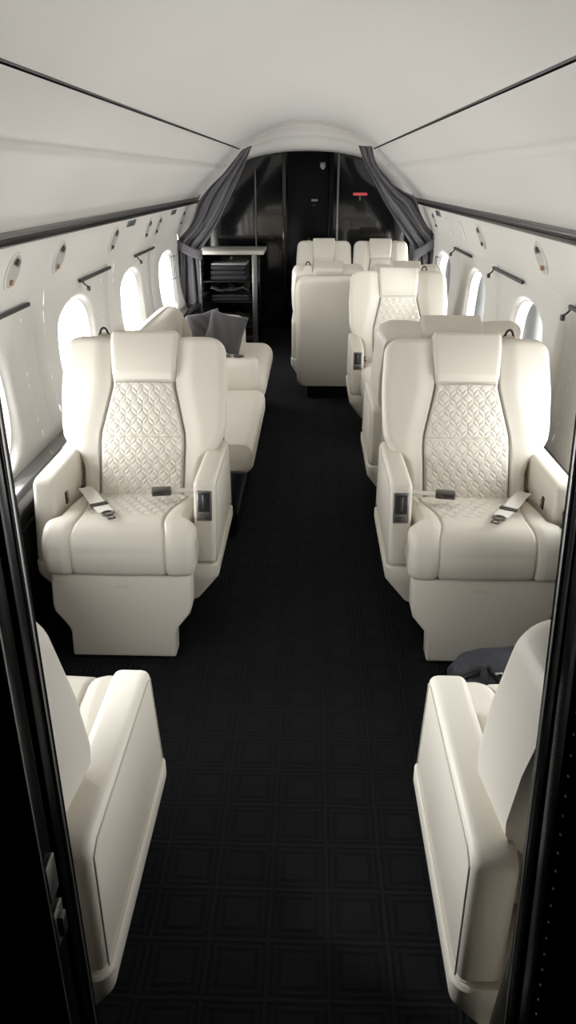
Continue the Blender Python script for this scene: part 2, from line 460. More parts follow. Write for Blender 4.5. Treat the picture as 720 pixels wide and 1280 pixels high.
seatL = make_seat('front left cream leather seat facing the camera, beside the grey-pillowed divan', 1)
seatL.location = (-.542, 2.20, 0)
seatR = make_seat('large cream seat facing the camera behind the dark backpack, right of the aisle', -1)
seatR.location = (.610, 2.20, 0)
dblL = make_seat('rear cream seat facing the camera, left of the furthest pair before the black bulkhead', 1, .82)
dblL.location = (.163, 6.66, 0)
dblR = make_seat('rear cream seat facing the camera, right of the furthest pair beside the right curtain', -1, .82)
dblR.location = (.668, 6.66, 0)
seatNL = make_seat('near left cream seat seen from behind, beside the black door jamb with the latch', -1, rec=19.5, wf=.93)
seatNL.location = (-.553, 1.305, 0); seatNL.rotation_euler = (0, 0, PI)
seatNR = make_seat('near right cream seat seen from behind, in front of the dark backpack', 1, rec=19.5, wf=.93)
seatNR.location = (.592, 1.305, 0); seatNR.rotation_euler = (0, 0, PI)
def no_guide(r):
    for ch in list(r.children):
        if ch.name.startswith('harness_guide'):
            for g in list(ch.children): bpy.data.objects.remove(g)
            bpy.data.objects.remove(ch)
no_guide(dup(seatL, (.612, 3.65, 0), PI, 'cream seat facing away, back to back behind the large right seat'))
dup(seatR, (.585, 4.315, 0), 0, 'middle right cream seat facing the camera with quilted back, beside the smooth seat back')
no_guide(dup(dblL, (.670, 5.785, 0), PI, 'cream seat facing away, only its headrest showing above the middle right seat'))
dup(dblR, (.166, 5.785, 0), PI, 'cream seat facing away beside the aisle with a smooth plain back shell')

# ------------------------------------------------------------------ divan along the left wall
dv = thing('divan', 'long cream leather divan along the left wall behind the front left seat', 'divan', (-.585, 2.98, 0))
def P(name, mb, m, par=dv, **k):
    o = mb.build(name, m, par, **k); return o
# local x: -0.42 (wall) .. 0.40 (aisle); y: 0..2.3
P('base', MB().box((-.03, 1.13, .15), (.70, 2.22, .30), .01), BLACKS)
P('kick_plate', MB().box((.327, 1.13, .06), (.012, 2.2, .10), .003), LEDGE)
def pad(y0, y1, x0, x1, z0, z1, r, crown=.012, nose=0., groove=()):
    rows = []; n = 36
    for j in range(n + 1):
        s = j / n; e = s * (y1 - y0)
        q = min(e, (y1 - y0) - e); ins = r * (1 - math.sqrt(max(0., 1 - max(0., 1 - q / r) ** 2)))
        ring = []; w0, w1, zb, zt = x0 + ins * .5, x1 - ins, z0 + ins * .5, z1 - ins
        hx, hz = (w1 - w0) / 2, (zt - zb) / 2; cx, cz = (w0 + w1) / 2, (zt + zb) / 2; rr = min(r, hx * .95, hz * .95)
        for sx, sz, a0 in ((1, 1, 0), (-1, 1, 90), (-1, -1, 180), (1, -1, 270)):
            if (sx, sz) == (-1, 1):
                for k in range(1, 10):
                    u = 1 - 2 * k / 10; ring.append((cx + u * (hx - rr), y0 + e, cz + hz + crown * (1 - u * u) * math.sin(PI * s)))
            for k in range(7):
                a = math.radians(a0 + 15 * k); ring.append((cx + sx * (hx - rr) + rr * math.cos(a), y0 + e, cz + sz * (hz - rr) + rr * math.sin(a)))
        rows.append(ring)
    return MB().grid(rows, True, True, True)
P('seat_cushion', pad(0, .93, -.32, .405, .295, .43, .045), LEA)
P('seat_cushion', pad(1.07, 2.0, -.32, .395, .30, .465, .07), LEA)
P('back_cushion', pad(.55, .945, -.40, -.22, .40, .655, .085), LEA)
P('back_cushion', pad(.95, 2.22, -.405, -.20, .40, .665, .095), LEA)
am = P('armrest', pad(.92, 1.075, -.24, .365, .40, .578, .045, crown=.004), LEA)
for xx in (.192, .262):
    MB().lathe([(.0, .581), (.027, .581), (.031, .5845), (.028, .586), (.025, .583), (.024, .5805), (0, .5805)], Matrix.Translation((xx, 1.0, 0)), 24).build('cup_holder', DARKM, am)
P('end_arm', pad(2.06, 2.24, -.22, .20, .30, .60, .06), LEA)
# seam piping on the pads
for y0, y1, x1, z in ((.03, .90, .392, .305), (1.10, 1.97, .382, .312)):
    pass
hd = MB().tube([(.285, -.03, .10), (.285, -.03, .46), (.283, -.028, .51), (.275, -.02, .525), (.27, -.005, .52), (.27, 0, .48)], .008, 8); P('release_handle', hd, CHROME)

def pillow(loc, rot, s, label):
    rows = []; n = 26
    for j in range(n + 1):
        row = []
        for i in range(n + 1):
            u, v = -1 + 2 * i / n, -1 + 2 * j / n
            f = ((1 - u ** 4) * (1 - v ** 4)) ** .5
            pin = 1 - .10 * (1 - abs(u)) * abs(v) ** 3; pin2 = 1 - .10 * (1 - abs(v)) * abs(u) ** 3
            row.append((u * s * pin2, f * .065 + .004 * math.sin(9 * u + 5 * v) * f, v * s * pin))
        rows.append(row)
    back = [[(x, -y * .9, z) for x, y, z in r] for r in rows]
    mb = MB().grid(rows).grid([r[::-1] for r in back])
    bmx = bmesh.new()
    o = mb.build('throw_pillow', PILLOW, ang=60)
    bmx.from_mesh(o.data); bmesh.ops.remove_doubles(bmx, verts=bmx.verts, dist=.0008); bmx.to_mesh(o.data); bmx.free()
    o.location = loc; o.rotation_euler = rot
    return tag(o, label, 'pillow', 'grey divan pillows')
pillow((-.46, 4.60, .588), (math.radians(-24), math.radians(10), math.radians(-14)), .118, 'large grey throw pillow at the front of the divan cushions, nearer the aisle')
pillow((-.60, 4.80, .578), (math.radians(-20), math.radians(-12), math.radians(10)), .105, 'grey throw pillow half hidden behind the larger pillow, nearer the curtain')

# ------------------------------------------------------------------ backpack on the floor
bp = thing('backpack', 'dark navy backpack lying on the carpet between the two right seats', 'backpack', (.60, 1.735, 0), math.radians(6))
def bag_pt(s, a, off=0.):
    z = .004 + .250 * s; tp = math.sqrt(max(0, 1 - ((s - .7) / .3) ** 2)) if s > .7 else 1.
    wx_ = (.165 - .035 * s) * (.25 + .75 * tp) + off; wy = (.125 - .03 * s) * (.15 + .85 * tp) + off
    c, sn = math.cos(a), math.sin(a)
    w = 1 + .03 * math.sin(5 * a + 9 * s) + .025 * math.sin(11 * a - 14 * s) + .02 * math.sin(17 * a + 25 * s)
    return (math.copysign(abs(c) ** .6, c) * wx_ * w, math.copysign(abs(sn) ** .7, sn) * wy * w + .02 * s, z + off * s)
MB().grid([[bag_pt(j / 40, 2 * PI * k / 96) for k in range(96)] for j in range(41)], True, True, True).build('body', BAG, bp)
rows = []
for j in range(21):
    rows.append([bag_pt(.08 + .58 * j / 20, math.radians(225 + 105 * k / 30), .004 + .030 * (math.sin(PI * k / 30) * math.sin(PI * j / 20)) ** .4 + .003 * math.sin(k * 1.3 + j * .5)) for k in range(31)])
MB().grid(rows).build('front_pocket', BAG, bp)
MB().tube([bag_pt(.64 + .02 * math.sin(k), math.radians(226 + 104 * k / 24), .016) for k in range(25)], .004, 6).build('zip_line', BAGD, bp)
MB().tube([bag_pt(.70 + .25 * math.sin(PI * k / 20), math.radians(175 + 85 * k / 20), .006) for k in range(21)], .010, 6).build('zip_line', BAGD, bp)
MB().tube([bag_pt(.80 + .17 * math.sin(PI * k / 20), math.radians(190 + 85 * k / 20), .005) for k in range(21)], .006, 6).build('zip_line', BAGD, bp)
MB().tube([bag_pt(.80 + .17 * math.sin(PI * k / 20), math.radians(258 + 55 * k / 20), .008 + .022 * math.sin(PI * k / 20)) for k in range(21)], .012, 8).build('carry_handle', BAGD, bp)
MB().box(bag_pt(.93, math.radians(255), .012), (.02, .008, .008), .002).build('zip_pull', CHROME, bp)

# ------------------------------------------------------------------ cabin shell
Y0, Y1, YC = -1.1, 8.0, 6.95
def ys_for(a, b, st): n = max(1, round((b - a) / st)); return [a + (b - a) * k / n for k in range(n + 1)]
# floor
fl = MB(); fl.box((0, (Y0 + Y1) / 2, -.03), (2.3, Y1 - Y0 + .2, .06)); f = struct(fl, 'floor', CARPET, smooth=False)

# upper walls, with oval windows
WX = [(.40, .985), (.46, 1.0), (.55, 1.022), (.70, 1.04), (.85, 1.043), (.95, 1.038), (1.035, 1.024)]
def wx(z): return smooth_pts(WX, z)
def inward(Y, z): return .02 * sst(5.45, 6.6, Y) * sst(1.035, .98, z)
ZLO, ZHI, WZ, WA, WB = .40, 1.035, .705, .285, .232
WY = [1.24, 2.42, 3.60, 4.78, 5.96, 7.14]
def wallP(sg, Y, z, out=0.): return (sg * (wx(z) - inward(Y, z) + out), Y, z)
NW = 64
def ell(k, s=1.):
    a = 2 * PI * k / NW; c, n = math.cos(a), math.sin(a); e = 2 / 2.35
    return s * WA * math.copysign(abs(c) ** e, c), s * WB * math.copysign(abs(n) ** e, n)
def rect(k, hy, z0, z1):
    a = 2 * PI * k / NW; c, n = math.cos(a), math.sin(a); sc = 1e9
    if abs(c) > 1e-9: sc = min(sc, hy / abs(c) / 1)
    if n > 1e-9: sc = min(sc, (z1 - WZ) / n * 1)
    if n < -1e-9: sc = min(sc, (WZ - z0) / -n)
    return c * sc, n * sc
nwin = 0
for sg, side in ((-1, 'left'), (1, 'right')):
    mb = MB(); HY = .46
    edges = [Y0] + [e for y in WY for e in (y - HY, y + HY)] + [Y1]
    zs = [ZLO + (ZHI - ZLO) * k / 14 for k in range(15)]
    for a, b in zip(edges[0::2], edges[1::2]):
        if b <= a: continue
        mid = (a + b) / 2
        cols = [a, mid - .006, mid - .0025, mid + .0025, mid + .006, b]
        if b - a > .5: cols = ys_for(a, b, .1)
        mb.grid([[wallP(sg, y, z, .004 if abs(y - mid) < .003 and len(cols) == 6 else 0) for y in cols] for z in zs])
    for y in WY:
        rows = []
        for t in (0, .04, .09, .15, .22, .32, .45, .6, .8, 1.):
            row = []
            for k in range(NW):
                ey, ez = ell(k, .93); ry, rz = rect(k, HY, ZLO, ZHI)
                py, pz = ey + (ry - ey) * t, ez + (rz - ez) * t
                out = .022 * (1 - sst(0, .22, t))
                row.append(wallP(sg, y + py, WZ + pz, out))
            rows.append(row)
        mb.grid(rows, True)
    # corner fills (the angular fan leaves the box corners open)
    for y in WY:
        for cy in (-1, 1):
            for zc in (ZLO, ZHI):
                ks = [k for k in range(NW)]
                # two fan points either side of the corner
                ac = math.atan2(zc - WZ, cy * HY) % (2 * PI); k0 = int(ac / (2 * PI / NW)); k1 = (k0 + 1) % NW
                p0, p1 = rect(k0, HY, ZLO, ZHI), rect(k1, HY, ZLO, ZHI)
                mb.add([wallP(sg, y + p0[0], WZ + p0[1]), wallP(sg, y + cy * HY, zc), wallP(sg, y + p1[0], WZ + p1[1])], [(0, 1, 2)])
    struct(mb, 'wall_' + side, WALL, ang=55)
    # lower wall and ledge
    mb = MB()
    mb.prism([(sg * 1.05, 0), (sg * .865, 0), (sg * .865, .40), (sg * 1.05, .40)], 'y', Y0, Y1)
    struct(mb, 'baseboard_' + side, BLACKS, smooth=False)
    mb = MB()
    mb.prism([(sg * 1.03, .40), (sg * .868, .40), (sg * .862, .47), (sg * .875, .492), (sg * .905, .496), (sg * .915, .484), (sg * .93, .480), (sg * 1.03, .452)], 'y', Y0, Y1, .004, 2)
    struct(mb, 'trim_%d' % (1 if sg < 0 else 2), LEDGE, ang=30)
    # windows: reveal + pane
    for y in WY:
        nwin += 1
        fr = MB(); rows = []
        for s, o in ((.932, .021), (.928, .026), (.920, .034), (.918, .044), (.918, .055), (.93, .07)):
            row = []
            for k in range(NW):
                ey, ez = ell(k, s); row.append(wallP(sg, y + ey, WZ + ez, o))
            rows.append(row)
        fr.grid(rows, True)
        w = struct(fr, 'window_%d' % nwin, WALL, ang=60)
        pn = MB(); xr = wx(WZ) - inward(y, WZ) + .040
        pts = [ell(k, .919) for k in range(NW)]
        pn.add([(sg * (xr + .004), y + a, WZ + b) for a, b in pts], [tuple(range(NW))])
        pn.build('window_pane', GLASS, w, smooth=False)

# outer skin of the fuselage above the windows
hp_ = [(1.052, 1.03), (1.10, 1.08), (1.06, 1.32), (.92, 1.55), (.70, 1.76), (.45, 1.90), (.20, 1.97), (0, 1.985)]
hp_ = hp_ + [(-x, z) for x, z in hp_[-2::-1]]
sk = MB().grid([[(x, y, z) for x, z in hp_] for y in (Y0 - .08, Y1 + .08)]); sk = struct(sk, 'roof', BLACKS)
# overhead panel with the reading lights
PSU = [(.927, 1.243), (.948, 1.195), (.972, 1.14), (.998, 1.08), (1.012, 1.042), (1.017, 1.032), (1.030, 1.026), (1.045, 1.03)]
def psu_frame(sg, Y, s):   # point on the panel, s 0..1 between top and bottom, with outward (to cabin) normal
    a, b = Vector((sg * PSU[0][0], Y, PSU[0][1])), Vector((sg * PSU[4][0], Y, PSU[4][1]))
    p = a.lerp(b, s); d = (b - a).normalized(); n = Vector((0, 1, 0)).cross(d).normalized()
    if n.x * sg > 0: n = -n
    return p, d, n
VAL = [(.556, 1.650), (.566, 1.632), (.60, 1.600), (.640, 1.563), (.664, 1.541), (.682, 1.532), (.690, 1.522), (.689, 1.510), (.693, 1.503), (.712, 1.492), (.76, 1.452), (.81, 1.404), (.85, 1.362), (.887, 1.320), (.905, 1.300), (.914, 1.288), (.93, 1.283)]
CEN = [(0, 1.868), (.10, 1.863), (.20, 1.847), (.30, 1.818), (.38, 1.784), (.45, 1.742), (.50, 1.704), (.53, 1.675), (.545, 1.657), (.556, 1.668)]
tn = 2
for sg, side in ((-1, 'left'), (1, 'right')):
    tn += 1
    YS = ys_for(Y0, YC, .5)
    o = struct(MB().grid([[(sg * x, y, z) for x, z in PSU] for y in YS]), 'trim_%d' % tn, WALL, ang=35)
    tn += 1
    struct(MB().grid([[(sg * x, y, z) for x, z in VAL] for y in YS]), 'trim_%d' % tn, CEIL, ang=60)
    tn += 1   # grey light channel
    struct(MB().prism([(sg * .93, 1.287), (sg * .912, 1.286), (sg * .909, 1.270), (sg * .914, 1.262), (sg * .93, 1.262)], 'y', Y0, YC - .02, .003, 2), 'trim_%d' % tn, GREYM, ang=30)
    tn += 1   # black gloss rail
    struct(MB().prism([(sg * .94, 1.266), (sg * .905, 1.266), (sg * .902, 1.258), (sg * .906, 1.246), (sg * .916, 1.240), (sg * .94, 1.240)], 'y', Y0, YC - .02, .003, 2), 'trim_%d' % tn, JAMB, ang=30)
    tn += 1   # black tube painting in the shadow of the gap between headliner and side panel
    struct(MB().tube([(sg * .5535, y, 1.658) for y in YS], .0045, 6), 'trim_%d' % tn, BLACKS)
prof = [(-x, z) for x, z in CEN[::-1]] + CEN[1:]
struct(MB().grid([[(x, y, z) for x, z in prof] for y in ys_for(Y0, YC, .5)]), 'ceiling', CEIL, ang=60)
# stepped arch at the aft end of the headliner, then the lower ceiling beyond it
MAIN = [(x, z) for x, z in CEN[:-2]] + [(.56, 1.645), (.68, 1.528), (.81, 1.404), (.887, 1.32), (.927, 1.243), (1.012, 1.042)]
SMALL = []
for x, z in MAIN:
    zs_ = smooth_pts([(0, 1.668), (.15, 1.664), (.35, 1.643), (.60, 1.580), (.75, 1.46), (.86, 1.32), (.95, 1.12), (1.0, 1.03)], x)
    SMALL.append((x, min(z, zs_)))
rows = []
for y, f in ((YC, 0), (YC + .004, .16), (YC + .03, .19), (YC + .05, .21), (YC + .056, .36), (YC + .075, .44), (YC + .11, .52), (YC + .115, .66), (YC + .14, .80), (YC + .19, .94), (YC + .25, 1.), (Y1, 1.)):
    h = [(a[0], y, a[1] + (b[1] - a[1]) * f) for a, b in zip(MAIN, SMALL)]
    rows.append([(-p[0], p[1], p[2]) for p in h[::-1]] + h[1:])
tn += 1
struct(MB().grid(rows), 'trim_%d' % tn, CEIL, ang=50)

# aft bulkhead in black gloss
mb = MB(); mb.box((0, Y1 + .04, 1.0), (2.3, .08, 2.1)); struct(mb, 'wall_aft', BLACK, smooth=False)
mb = MB(); mb.box((0, Y0 - .04, 1.0), (2.3, .08, 2.1)); struct(mb, 'wall_front', BLACKS, smooth=False)
d = struct(MB().box((.01, Y1 - .02, .83), (.40, .04, 1.66), .006), 'door_1', JAMB)
MB().box((.075, Y1 - .045, 1.235), (.062, .012, .022), .003).build('door_handle', GREYM, d)
MB().box((.07, Y1 - .043, 1.19), (.018, .010, .012), .002).build('door_lock', DARKM, d)
for x in (.235, .30):
    tn += 1; struct(MB().box((x, Y1 - .03, .83), (.045 if x < .25 else .018, .06, 1.66), .005), 'trim_%d' % tn, JAMB if x < .25 else GREYM)
tn += 1; struct(MB().box((-.50, Y1 - .012, .75), (.012, .024, 1.5), .003), 'trim_%d' % tn, GREYM)
for x in (-.22,):
    tn += 1; struct(MB().box((x, Y1 - .03, .83), (.035, .06, 1.66), .005), 'trim_%d' % tn, BLACK)
o = MB().box((.15, Y1 - .035, 1.545), (.05, .03, .05), .006).build('bulkhead_lamp', GREYM); tag(o, 'small square lamp fitting high on the black aft door frame', 'lamp')
MB().box((.15, Y1 - .055, 1.515), (.024, .01, .014), .003).build('lamp_lens', DISH, o).location = (0, 0, 0)
ex = thing('exit_sign', 'small red lit sign on the black bulkhead beside the right curtain', 'sign', (.515, Y1, 1.29))
MB().box((0, -.02, 0), (.135, .03, .026), .004).build('sign_face', REDS, ex); MB().box((0, -.012, -.035), (.016, .02, .045), .003).build('stem', DARKM, ex)

# ------------------------------------------------------------------ curtains (aft end of the cabin, tied back)
def at(px, py, Y):
    sp, cp, ss, cs = math.sin(PITCH), math.cos(PITCH), math.sin(YAW), math.cos(YAW)
    a, b = (px - 360) / FPX, (640 - py) / FPX
    d = (-ss * cp + a * cs - b * ss * sp, cs * cp + a * ss + b * cs * sp, -sp + b * cp)
    t = Y / d[1]; return Vector((CX + t * d[0], Y, H + t * d[2]))
def curtain(label, outer, inner, tie, sgn, nf):
    root = thing('curtain', label, 'curtain', (0, 0, 0), group='cabin curtains')
    YQ = 6.45; rows = []
    no = len(outer)
    for j in range(61):
        s = j / 60 * (no - 1)
        oa = smooth_pts([(k, p[0]) for k, p in enumerate(outer)], s), smooth_pts([(k, p[1]) for k, p in enumerate(outer)], s)
        ia = smooth_pts([(k, p[0]) for k, p in enumerate(inner)], s), smooth_pts([(k, p[1]) for k, p in enumerate(inner)], s)
        row = []
        for i in range(73):
            u = i / 72; w = math.hypot(oa[0] - ia[0], oa[1] - ia[1])
            amp = min(.032, .0008 * w + .009)
            ph = 2 * PI * nf * u + .6 * math.sin(s * 1.3)
            yy = YQ + amp * math.sin(ph) + .012 * math.sin(2.3 * ph + 1 + s)
            row.append(at(oa[0] + (ia[0] - oa[0]) * u, oa[1] + (ia[1] - oa[1]) * u, yy))
        rows.append(row)
    o = MB().grid([[tuple(p) for p in r] for r in rows]).build('drape', CURT, root, ang=80)
    sm = o.modifiers.new('thick', 'SOLIDIFY'); sm.thickness = .004
    # tieback band
    rows = []
    n = 20
    for k in range(n + 1):
        u = k / n; rows.append([tuple(at(tie[0][0] + (tie[1][0] - tie[0][0]) * u, tie[0][1] + (tie[1][1] - tie[0][1]) * u + dy + 2.5 * math.sin(PI * u), 6.45 - .065 * math.sin(PI * min(1, max(0, u))) ** .5 - .004)) for dy in (-6, -3, 0, 3, 6)])
    o = MB().grid(rows).build('tieback', CURT, root, ang=80); sm = o.modifiers.new('thick', 'SOLIDIFY'); sm.thickness = .006
    return root
curtain('charcoal curtain tied back on the left beside the black galley cabinet',
        [(303, 187), (281, 215), (262, 234), (248, 252), (243, 268), (236, 284), (222, 303), (219, 330), (215, 375), (211, 420)],
        [(315, 182), (307, 204), (298, 225), (287, 248), (274, 275), (262, 296), (249, 318), (250, 345), (253, 382), (255, 425)],
        ((219, 303), (252, 319)), -1, 2.6)
curtain('charcoal curtain tied back on the right behind the rear seats',
        [(465, 183), (470, 204), (486, 226), (503, 238), (519, 247), (525, 264), (534, 282), (546, 298), (549, 330), (553, 375), (556, 425)],
        [(448, 182), (455, 203), (466, 224), (477, 246), (488, 265), (500, 284), (512, 303), (522, 322), (524, 345), (522, 380), (520, 425)],
        ((549, 297), (517, 319)), 1, 2.6)

# ------------------------------------------------------------------ galley cabinet beyond the left curtain
gc = thing('galley_cabinet', 'black gloss galley cabinet with pale counter beyond the left curtain', 'cabinet', (-.66, 7.05, 0))
# local x -.27..+.29, y 0..0.93
MB().box((.0, .23, .83), (.58, .46, .035), .006).build('counter', STONE, gc)
MB().box((-.03, .44, .406), (.50, .03, .812), .003).build('back_panel', BLACK, gc)
MB().box((-.27, .23, .406), (.02, .44, .812), .003).build('side_panel', BLACK, gc)
MB().box((.205, .02, .406), (.045, .035, .812), .004).build('post', GREYM, gc)
MB().box((.22, .42, .406), (.02, .05, .812), .003).build('post', BLACK, gc)
for z in (.18, .40, .58): MB().box((-.03, .23, z), (.47, .42, .012), .002).build('shelf', BLACKS, gc)
MB().box((-.03, .23, .05), (.48, .42, .10), .003).build('plinth', BLACKS, gc)
def folded(loc, d, n, name, label, m, rz=0.):
    mb = MB()
    for k in range(n):
        mb.box((random.uniform(-.006, .006), random.uniform(-.006, .006), d[2] / n * (k + .5)), (d[0] * random.uniform(.95, 1), d[1], d[2] / n * .96), d[2] / n * .45, 4)
    o = mb.build(name, m); o.location = loc; o.rotation_euler = (0, 0, rz)
    return o
tag(folded((-.69, 7.27, .586), (.34, .32, .13), 3, 'folded_blanket', '', CLOTH), 'stack of dark folded cloths on the upper shelf of the black galley cabinet', 'blanket')
tag(folded((-.69, 7.27, .407), (.36, .32, .05), 2, 'folded_blanket', '', CLOTH, .03), 'low dark folded cloth on the middle shelf of the black galley cabinet', 'blanket')
def sheet(loc, sx, sy, amp, name, label, cat, m, seed):
    rnd = random.Random(seed); ph = [rnd.uniform(0, 6) for _ in range(6)]; rows = []
    for j in range(17):
        row = []
        for i in range(17):
            u, v = i / 16 - .5, j / 16 - .5
            row.append((u * sx, v * sy, amp * (abs(math.sin(5 * u + 3 * v + ph[0])) + .6 * abs(math.sin(9 * v - 4 * u + ph[1])) + .3 * math.sin(14 * u + ph[2]))))
        rows.append(row)
    o = MB().grid(rows).build(name, m, ang=25); s_ = o.modifiers.new('thick', 'SOLIDIFY'); s_.thickness = .006; o.location = loc
    return tag(o, label, cat)
sheet((-.69, 7.26, .466), .34, .32, .04, 'plastic_bag', 'crumpled grey bag on the middle shelf above the low folded cloth', 'bag', SILK, 3)
sheet((-.69, 7.27, .20), .32, .28, .045, 'plastic_bag', 'crumpled dark grey bag on the bottom shelf of the galley cabinet', 'bag', SILK, 5)
o = MB().box((0, 0, .008), (.32, .30, .016), .004).build('serving_tray', PAPER); o.location = (-.69, 7.265, .718); tag(o, 'flat pale tray on top of the folded cloths in the galley cabinet', 'tray')

# ------------------------------------------------------------------ fittings on the overhead panels
def round_light(sg, Y, s, label, r=.068, eye=True):
    p, d, n = psu_frame(sg, Y, s)
    root = thing('reading_light', label, 'light', p, 0, 'reading lights in the overhead panels')
    M = Matrix((Vector((0, 1, 0)), d, n)).transposed().to_4x4()
    bz = MB().lathe([(r * .86, -.004), (r, -.004), (r * 1.04, .001), (r * 1.0, .0045), (r * .93, .005), (r * .88, .002), (r * .86, -.004)], M, 32); bz.f = bz.f[:-2]
    bz.build('bezel', WALL, root)
    MB().lathe([(0, .0015), (r * .5, .002), (r * .86, .0035), (r * .90, .001), (r * .5, -.002), (0, -.002)], M, 32).build('dish', DISH, root)
    up = -d
    q = M @ Vector((0, -r * .52, .009)); 
    MB().box(q, (.034, .026, .008), .004, rot=M.to_3x3() @ Matrix.Rotation(.4, 3, 'Z')).build('air_nozzle', DARKM, root)
    q = M @ Vector((0, r * .55, .008)); MB().box(q, (.018, .020, .010), .004, rot=M.to_3x3()).build('bulb', AMBER if eye else DARKM, root)
    return root
lights = [(-1, 2.68, 'leftmost round reading light in the left overhead panel, by the frame edge'), (-1, 3.20, 'second round reading light from the left, with amber bulb, above the left bars'),
          (-1, 4.12, 'left reading light under the green-grey display'), (-1, 5.00, 'left reading light just past the wall bar over the second window'), (-1, 5.34, 'left reading light under the smaller display'),
          (-1, 6.35, 'left reading light nearest the left curtain'),
          (1, 3.20, 'largest right reading light with amber bulb, nearest the camera'), (1, 4.38, 'second right reading light, above the middle wall bar'), (1, 6.05, 'right reading light nearest the right curtain')]
for sg, Y, lb in lights: round_light(sg, Y, .46, lb, eye=(Y < 3.6))
def flap(sg, Y, s, ly, lz, name, label, cat, m):
    p, d, n = psu_frame(sg, Y, s); rot = Matrix((Vector((0, 1, 0)), d, n)).transposed()
    root = thing(name, label, cat, p)
    MB().box(n * .001, (ly + .012, lz + .012, .006), .002, rot=rot).build('frame', WALL, root)
    MB().box(n * .003, (ly, lz, .006), .002, rot=rot).build('panel', m, root)
flap(-1, 4.42, .14, .20, .035, 'cabin_display', 'green-grey display strip below the left black rail, nearer the camera', 'display', SCREEN)
flap(-1, 5.80, .14, .20, .035, 'cabin_display', 'small grey display strip below the left black rail, nearer the curtain', 'display', SCREEN)
flap(1, 5.75, .16, .20, .04, 'cabin_display', 'grey display strip below the right black rail near the curtain', 'display', SCREEN)
flap(1, 5.42, .48, .10, .10, 'access_panel', 'flush white access flap in the right overhead panel, nearer the curtain', 'panel', WALL)
flap(1, 4.95, .48, .10, .10, 'access_panel', 'flush white access flap in the right overhead panel, nearer the camera', 'panel', WALL)
def wall_bar(sg, Ya, Yb, hookY, label):
    z = 1.005; x = sg * (wx(z) - .012)
    root = thing('wall_bar', label, 'bar', (x, Ya, z), 0, 'black bars above the cabin windows')
    MB().box((0, (Yb - Ya) / 2, 0), (.012, Yb - Ya, .016), .003).build('bar', BLKPL, root)
    MB().tube([(0, hookY - Ya, -.004), (-sg * .006, hookY - Ya + .01, -.02), (-sg * .02, hookY - Ya + .015, -.032)], .004, 6).build('hook', BLKPL, root)
    MB().box((-sg * .022, hookY - Ya + .015, -.040), (.014, .022, .022), .003).build('hook_knob', BLKPL, root)
wall_bar(-1, 2.30, 2.93, 2.32, 'black wall bar over the left window nearest the camera, cut by the frame edge')
wall_bar(-1, 3.62, 4.20, 3.66, 'black wall bar with drop hook above the bright left window by the seat')
wall_bar(-1, 4.82, 5.42, 4.86, 'black wall bar with hook over the left window before the curtain')
wall_bar(1, 2.30, 2.93, 2.91, 'black wall bar with hook at the right frame edge')
wall_bar(1, 3.62, 4.24, 4.22, 'black wall bar with hook above the right window behind the large seat')
wall_bar(1, 4.85, 5.45, 5.43, 'black wall bar with hook furthest along the right wall')
for sg, nm in ((-1, 'left'), (1, 'right')):
    yy = 6.14; x0 = wx(.80) - inward(yy, .80) - .004
    hb = MB().tube([(sg * (x0 - .004), yy - .05, .72), (sg * (x0 - .02), yy - .05, .72), (sg * (x0 - .02), yy - .05, .885), (sg * (x0 - .004), yy - .05, .885)], .004, 6)
    hb.tube([(sg * (x0 - .004), yy + .02, .72), (sg * (x0 - .02), yy + .02, .72), (sg * (x0 - .02), yy + .02, .885), (sg * (x0 - .004), yy + .02, .885)], .004, 6)
    hb.tube([(sg * (x0 - .02), yy - .05, .72), (sg * (x0 - .02), yy + .02, .72)], .004, 6).tube([(sg * (x0 - .02), yy - .05, .885), (sg * (x0 - .02), yy + .02, .885)], .004, 6)
    tag(hb.build('grab_frame', BLKPL), 'thin black rectangular handle on the last %s window before the curtain' % nm, 'handle')

# ------------------------------------------------------------------ forward bulkhead: black jambs either side of the camera
def slab(poly, y0, y1, r=.006): return MB().prism(poly, 'y', y0, y1, r, 2)
j = struct(slab([(-1.04, 0), (-.238, 0), (-.238, 1.64), (-.60, 1.60), (-.90, 1.28), (-1.04, .95)], .655, .70), 'door_2', JAMB, ang=30)
MB().box((-.2355, .678, .82), (.002, .006, 1.62), .001).build('edge_strip', GREYM, j)
j2 = struct(slab([(-1.04, 0), (-.226, 0), (-.226, 1.64), (-.60, 1.60), (-.90, 1.28), (-1.04, .95)], .575, .615), 'door_3', JAMB, ang=30)
MB().box((-.2245, .578, .82), (.003, .004, 1.62), .0005).build('edge_strip', GREYM, j2)
lt = MB(); lt.box((-.224, .595, .742), (.004, .026, .05), .001).build('latch_plate', GREYM, j2)
MB().box((-.224, .595, .672), (.004, .026, .05), .001).build('latch_plate', GREYM, j2)
MB().box((-.221, .595, .672), (.010, .014, .03), .002).build('latch_bolt', DARKM, j2)
j = struct(slab([(1.04, 0), (.349, 0), (.300, 1.33), (.29, 1.64), (.60, 1.60), (.90, 1.28), (1.04, .95)], .66, .70), 'door_4', JAMB, ang=30)
es = MB().box((0, 0, 0), (.002, .006, 1.60), .001, rot=Matrix.Rotation(-math.atan(.049 / 1.33), 3, 'Y')); eo = es.build('edge_strip', GREYM, j); eo.location = (.3175, .678, .80)
j2 = struct(slab([(1.04, 0), (.345, 0), (.285, 1.33), (.275, 1.64), (.60, 1.60), (.90, 1.28), (1.04, .95)], .585, .62), 'door_5', JAMB, ang=30)
hb = MB()
for k in range(46):
    z = .15 + .0255 * k; hb.box((.352 - .045 * z, .581, z), (.0016, .003, .0016), .0004, 1)
hb.build('piano_hinge', GREYM, j2)

